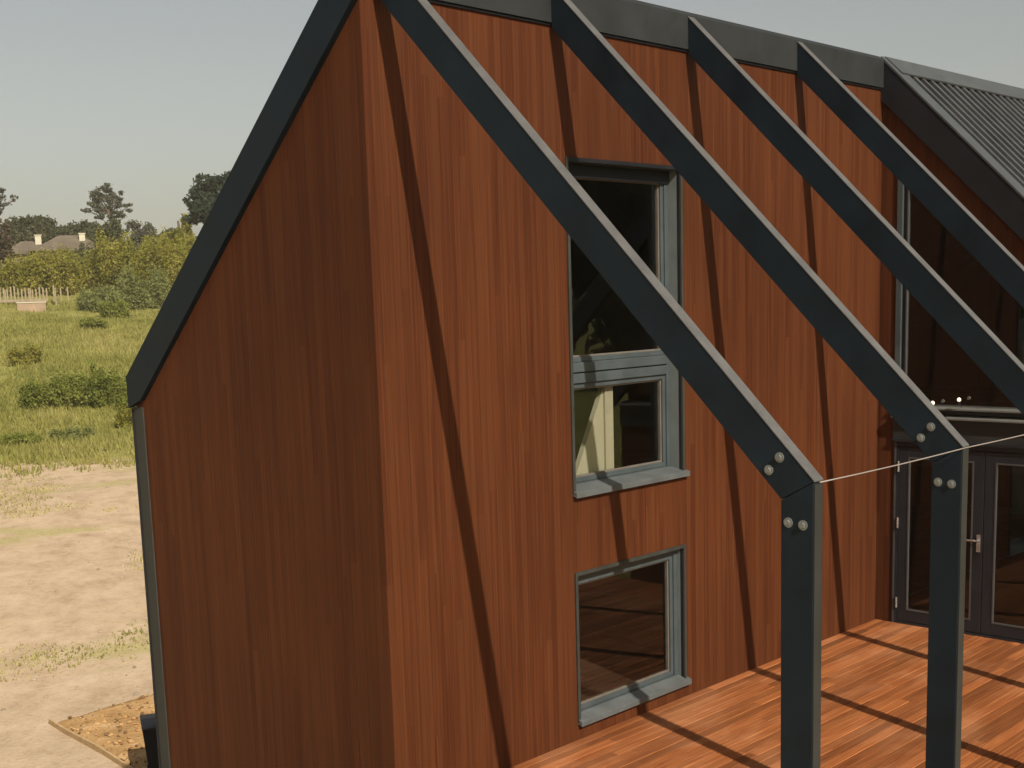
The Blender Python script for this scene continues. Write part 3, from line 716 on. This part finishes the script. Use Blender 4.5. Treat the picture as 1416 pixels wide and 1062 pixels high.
shrub(28, 92, 1.7, 1.2, 1.0, 2, 1200, .16, M['hedge'], 'olive weed clump in the left of the grassy slope', 'shrubs in the field', 5)
shrub(127, 108, 1.6, .75, 1.0, 2, 1000, .16, M['shrub'], 'small dark tuft alone on the upper grassy slope', 'shrubs in the field', 6)
shrub(85, 67, 1.8, .7, .8, 3, 1000, .13, M['greyshrub'], 'pale weeds along the edge of the bare earth', 'shrubs in the field', 7)
shrub(15, 66, 1.6, .6, .8, 2, 900, .13, M['shrub'], 'green weeds at the left edge where field meets bare earth', 'shrubs in the field', 8)
shrub(165, 69, .9, 1.2, .7, 2, 900, .13, M['hedge'], 'upright olive weed beside the gable edge above the bare earth', 'shrubs in the field', 9)
shrub(140, 118, 3.6, 2.0, 1.6, 4, 3000, .2, M['greyshrub'], 'dark grey green shrub right of the picket fence end', 'shrubs by the fence', 10)
shrub(160, 114, 2.0, 1.5, 1.4, 2, 1600, .2, M['shrub'], 'dark shadowed shrub at the foot of the grey green one', 'shrubs by the fence', 11)
shrub(200, 120, 4.0, 3.3, 2.0, 3, 3400, .22, M['greyshrub'], 'tall pale grassy shrub beside the bargeboard', 'shrubs by the fence', 12)
shrub(205, 130, 8.5, 5.2, 3.0, 5, 8000, .26, M['hedge'], 'large rounded olive green bush behind the shrubs', 'bushes behind the fence', 13, 'bush', 'bush')
shrub(40, 131, 9.0, 3.9, 2.6, 6, 6500, .24, M['hedge'], 'yellow green bush behind the left part of the picket fence', 'bushes behind the fence', 14, 'bush', 'bush')
shrub(110, 133, 6.5, 4.1, 2.6, 4, 5000, .24, M['hedge'], 'olive bush behind the right end of the picket fence', 'bushes behind the fence', 15, 'bush', 'bush')
shrub(150, 141, 6.0, 4.0, 2.4, 4, 4000, .26, M['oak'], 'dull green bush below the tall airy tree', 'bushes behind the fence', 16, 'bush', 'bush')
shrub(240, 150, 6.0, 4.6, 3.0, 4, 5500, .3, M['hedge'], 'light green bush left of the dark pine', 'bushes behind the fence', 17, 'bush', 'bush')

# picket fence and low wall
fa, fb = spot(-60, 122), spot(101, 123)
fence = thing('picket_fence', fa, 'weathered picket fence on a low rail at the top of the field', 'fence')
dv = fb - fa; ln = math.hypot(dv.x, dv.y); fence.rotation_euler = (0, 0, math.atan2(dv.y, dv.x)); slope = dv.z / ln
mb = MB(); npk = int(ln / .3)
for k in range(npk):
    x = k * .3; h = 1.5 + .12 * math.sin(k * 1.7) + .1 * math.sin(k * .53)
    if k > npk - 8 and k % 2 == 0: continue
    mb.prism([(x, .25), (x + .12, .25), (x + .12, h - .1), (x + .06, h), (x, h - .1)], 'y', -.02, .02, M['wood_grey'])
mb.build('picket', fence)['label'] = 'row of narrow weathered pickets'
mb = MB(); mb.box(0, ln - 2.2, -.05, -.021, .22, .46, M['wood_grey']); mb.build('rail', fence)
for k in range(0, npk, 7):
    mb = MB(); mb.box(k * .3 - .16, k * .3 - .05, .022, .12, -.4, 1.35, M['wood_grey']); mb.build('post', fence)
wl = thing('garden_wall', spot(24, 119), 'low pinkish masonry wall in front of the picket fence', 'wall', rz=math.atan2(dv.y, dv.x))
p2 = spot(64, 119); l2 = math.hypot(*(p2 - spot(24, 119)).xy)
mb = MB(); mb.box(0, l2, -.15, .15, -.5, .62, M['brickwall']); mb.build('wall', wl)
mb = MB(); mb.box(-.05, l2 + .05, -.2, .2, .622, .70, M['render']); mb.build('coping', wl)

# distant houses
def far_house(loc, w, d, wallh, roofh, rz, label, roofm, wins, chims):
    t = thing('distant_house', loc, label, 'house', rz=rz)
    mb = MB(); mb.box(-w / 2, w / 2, -d / 2, d / 2, -2, wallh, M['farwall']); mb.build('wall', t)
    hw, hd, hi = w / 2 + .5, d / 2 + .5, w / 2 - d / 2.4
    mb = MB(); A = [(-hw, -hd, wallh + .01), (hw, -hd, wallh + .01), (hw, hd, wallh + .01), (-hw, hd, wallh + .01)]; B = [(-hi, 0, wallh + roofh), (hi, 0, wallh + roofh)]
    mb.poly([A[0], A[1], B[1], B[0]], roofm); mb.poly([A[2], A[3], B[0], B[1]], roofm); mb.poly([A[1], A[2], B[1]], roofm); mb.poly([A[3], A[0], B[0]], roofm); mb.poly(A, roofm)
    rf = mb.build('roof', t)
    for (x, y, zz, s, h) in chims:
        mb = MB(); mb.box(x - s, x + s, y - s, y + s, zz, zz + h, M['render']); mb.box(x - s * 1.2, x + s * 1.2, y - s * 1.2, y + s * 1.2, zz + h, zz + h + .12, M['render']); mb.build('chimney', rf)
    for (x, z, ww, hh) in wins:
        mb = MB(); rect_frame(mb, x - ww, x + ww, z - hh, z + hh, .2, -d / 2 - .06, -d / 2 - .01, M['render']); wn = mb.build('window', t)
        mb = MB(); mb.box(x - ww + .2, x + ww - .2, -d / 2 - .04, -d / 2 - .005, z - hh + .2, z + hh - .2, M['darkglass']); mb.build('pane', wn)
hl = spot(104, 168); hl.z = height_at(104, 378, 168)
far_house(hl, 8.2, 7, 2.6, 2.0, FACE, 'distant house right of the other with a brown hip roof and two small windows', M['tile'], [(0.1, 1.9, .45, .6), (1.4, 1.9, .45, .6)], [(1.5, -1.2, 3.3, .34, 1.35)])
hw = spot(48, 171); hw.z = height_at(48, 380, 171)
far_house(hw, 6.5, 6, 2.4, 1.7, FACE, 'distant low house at the left with a brown roof and one white chimney', M['tile'], [(1.0, 1.7, .6, .4)], [(1.15, -.6, 3.2, .36, 1.5)])
h2 = spot(283, 178); h2.z = height_at(283, 345, 178)
far_house(h2, 6, 5, 1.6, 1.4, FACE, 'small distant building with a pale sheet roof below the pine', M['palemetal'], [(0, 0.8, .4, .4)], [])

# trees on the skyline
def blob_local(items, D, px0, zb):
    """(px, py, half width px, half height px) -> ellipsoids in the tree's own axes at distance D"""
    k = D / 1760.0; out = []
    for (px, py, a, b) in items: out.append(((px - px0) * k, rs.uniform(-.4, .4) * a * k, height_at(px, py, D) - zb, a * k, a * k * .9, b * k))
    return out
def skyline_tree(name, px0, D, items, n, size, lm, label, th_py, r, bark, group, seed, lean=(0, 0)):
    p = spot(px0, D); bl = blob_local(items, D, px0, p.z)
    t = tree(name, p, bl, n, size, lm, label, height_at(px0, th_py, D) - p.z, r, bark, group, 'tree', lean, seed); t.rotation_euler = (0, 0, FACE); return t
G = 'trees along the skyline'
skyline_tree('gum_tree', 168, 190, [(150, 264, 10, 8), (164, 262, 9, 7), (174, 270, 9, 7), (153, 277, 11, 8), (168, 281, 11, 8), (158, 290, 14, 7), (184, 287, 10, 5), (172, 297, 12, 5), (134, 291, 9, 4), (150, 299, 9, 4), (166, 307, 9, 5), (145, 284, 9, 5)], 4600, .21, M['gum'], 'tall airy tree standing alone above the distant house', 285, .24, M['bark'], G, 21, (-1.0, 0))
skyline_tree('gum_tree', 4, 170, [(9, 267, 13, 7), (0, 278, 15, 9), (-18, 275, 14, 12), (31, 274, 5, 4), (15, 283, 9, 5), (3, 294, 10, 7)], 3000, .2, M['gum'], 'thin crowned tree at the left edge of the picture', 285, .22, M['bark'], G, 22)
skyline_tree('pine_tree', 296, 140, [(300, 252, 17, 9), (288, 268, 15, 10), (310, 270, 18, 14), (276, 282, 11, 9), (296, 290, 20, 12), (322, 262, 18, 18), (284, 300, 16, 8)], 11000, .2, M['pine'], 'dark pine rising behind the bargeboard', 262, .3, M['bark'], G, 23)
skyline_tree('broad_tree', 5, 158, [(4, 315, 16, 14), (10, 335, 14, 16), (-16, 318, 20, 24), (2, 352, 18, 12)], 6000, .22, M['brownleaf'], 'reddish brown tree at the left edge under the thin crowned one', 320, .3, M['bark'], G, 24)
skyline_tree('broad_tree', 40, 200, [(30, 316, 13, 12), (48, 314, 12, 14), (60, 322, 12, 14), (40, 335, 22, 14)], 6500, .25, M['oak'], 'dark green tree behind the left half of the distant roof', 320, .3, M['bark'], G, 25)
skyline_tree('broad_tree', 84, 204, [(76, 318, 11, 14), (90, 326, 14, 12), (84, 338, 20, 12)], 6000, .25, M['oak'], 'dark green tree behind the middle of the distant roof', 322, .3, M['bark'], G, 26)
skyline_tree('broad_tree', 120, 202, [(110, 322, 14, 12), (128, 320, 14, 12), (120, 336, 22, 13)], 6000, .25, M['oak'], 'dull green tree behind the right end of the distant roof', 322, .3, M['bark'], G, 27)
skyline_tree('broad_tree', 157, 172, [(150, 328, 16, 14), (166, 322, 13, 14), (158, 344, 18, 14)], 7000, .22, M['oak'], 'very dark tree under the tall airy one', 325, .3, M['bark'], G, 28)
skyline_tree('broad_tree', 204, 196, [(196, 316, 10, 12), (210, 322, 11, 12), (202, 334, 16, 10)], 2600, .24, M['gum'], 'small greyish tree right of the tall airy one', 320, .25, M['bark'], G, 29)
skyline_tree('broad_tree', 255, 156, [(266, 312, 7, 12), (254, 326, 10, 9), (262, 332, 14, 10), (240, 338, 12, 7)], 5200, .26, M['hedge'], 'light green tree at the foot of the pine', 305, .25, M['bark'], G, 30)
skyline_tree('broad_tree', 232, 186, [(226, 334, 12, 9), (240, 328, 12, 10)], 2000, .3, M['oak'], 'low dull tree between the greyish and light green ones', 330, .2, M['bark'], G, 31)
skyline_tree('broad_tree', 350, 160, [(340, 300, 30, 30), (370, 310, 30, 26), (350, 330, 40, 20)], 5000, .3, M['oak'], 'tree hidden behind the gable', 300, .3, M['bark'], G, 32)
skyline_tree('broad_tree', 66, 214, [(58, 312, 9, 10), (70, 308, 8, 9), (66, 324, 14, 12)], 4200, .25, M['oak'], 'taller dark tree between the two dark ones behind the distant roofs', 318, .25, M['bark'], G, 33)
skyline_tree('broad_tree', 140, 216, [(134, 316, 12, 9), (146, 322, 10, 9), (140, 330, 14, 10)], 3600, .25, M['gum'], 'greyish tree just left of the very dark tree under the airy one', 322, .25, M['bark'], G, 34)
# tree behind the far end of the ridge
p = spot(1424, 60); k = 60 / 1760.
zb = p.z
tree('pine_tree', p, [(0, 0, height_at(1424, 118, 60) - zb, .5, .5, .55), (0.3, .2, height_at(1424, 150, 60) - zb, 1.0, 1.0, 1.0), (0, 0, height_at(1424, 200, 60) - zb, 1.6, 1.6, 1.6), (0, .2, height_at(1424, 260, 60) - zb, 2, 2, 2)], 5200, .16, M['pine'], 'dark treetop just showing over the far end of the ridge', height_at(1424, 120, 60) - zb, .25, M['bark'], None, 'tree', (0, 0), 41)

# wood on the rise behind the viewer, seen only as the dark reflection in the windows
rw = np.random.default_rng(77); bl = []
for k in range(60):
    ang = math.radians(rw.uniform(-75, 5)); Dd = rw.uniform(60, 85)
    x, y = 3 + Dd * math.cos(ang), Dd * math.sin(ang); h = rw.uniform(10, 17)
    bl.append((x, y, gz(x, y) + h * .5, 5.5, 5.5, h * .55))
tag(quads_object('wood', leaf_arrays(clumps(bl, 42000, rw), .9, rw), M['oak']), kind='stuff')

# thin warm air between the viewer and the far hillside
mb = MB(); mb.box(-400, 1100, -900, 1500, -8, 40, None); hz = mb.build('haze'); hz.data.materials.clear(); tag(hz, kind='stuff')
hm = bpy.data.materials.new('haze_air'); hm.use_nodes = True; hn = hm.node_tree; hn.nodes.clear()
pv = hn.nodes.new('ShaderNodeVolumePrincipled'); pv.inputs['Density'].default_value = 0.00042; pv.inputs['Color'].default_value = (0.98, 0.90, 0.74, 1); pv.inputs['Anisotropy'].default_value = 0.0
ho = hn.nodes.new('ShaderNodeOutputMaterial'); hn.links.new(pv.outputs[0], ho.inputs['Volume']); hz.data.materials.append(hm)
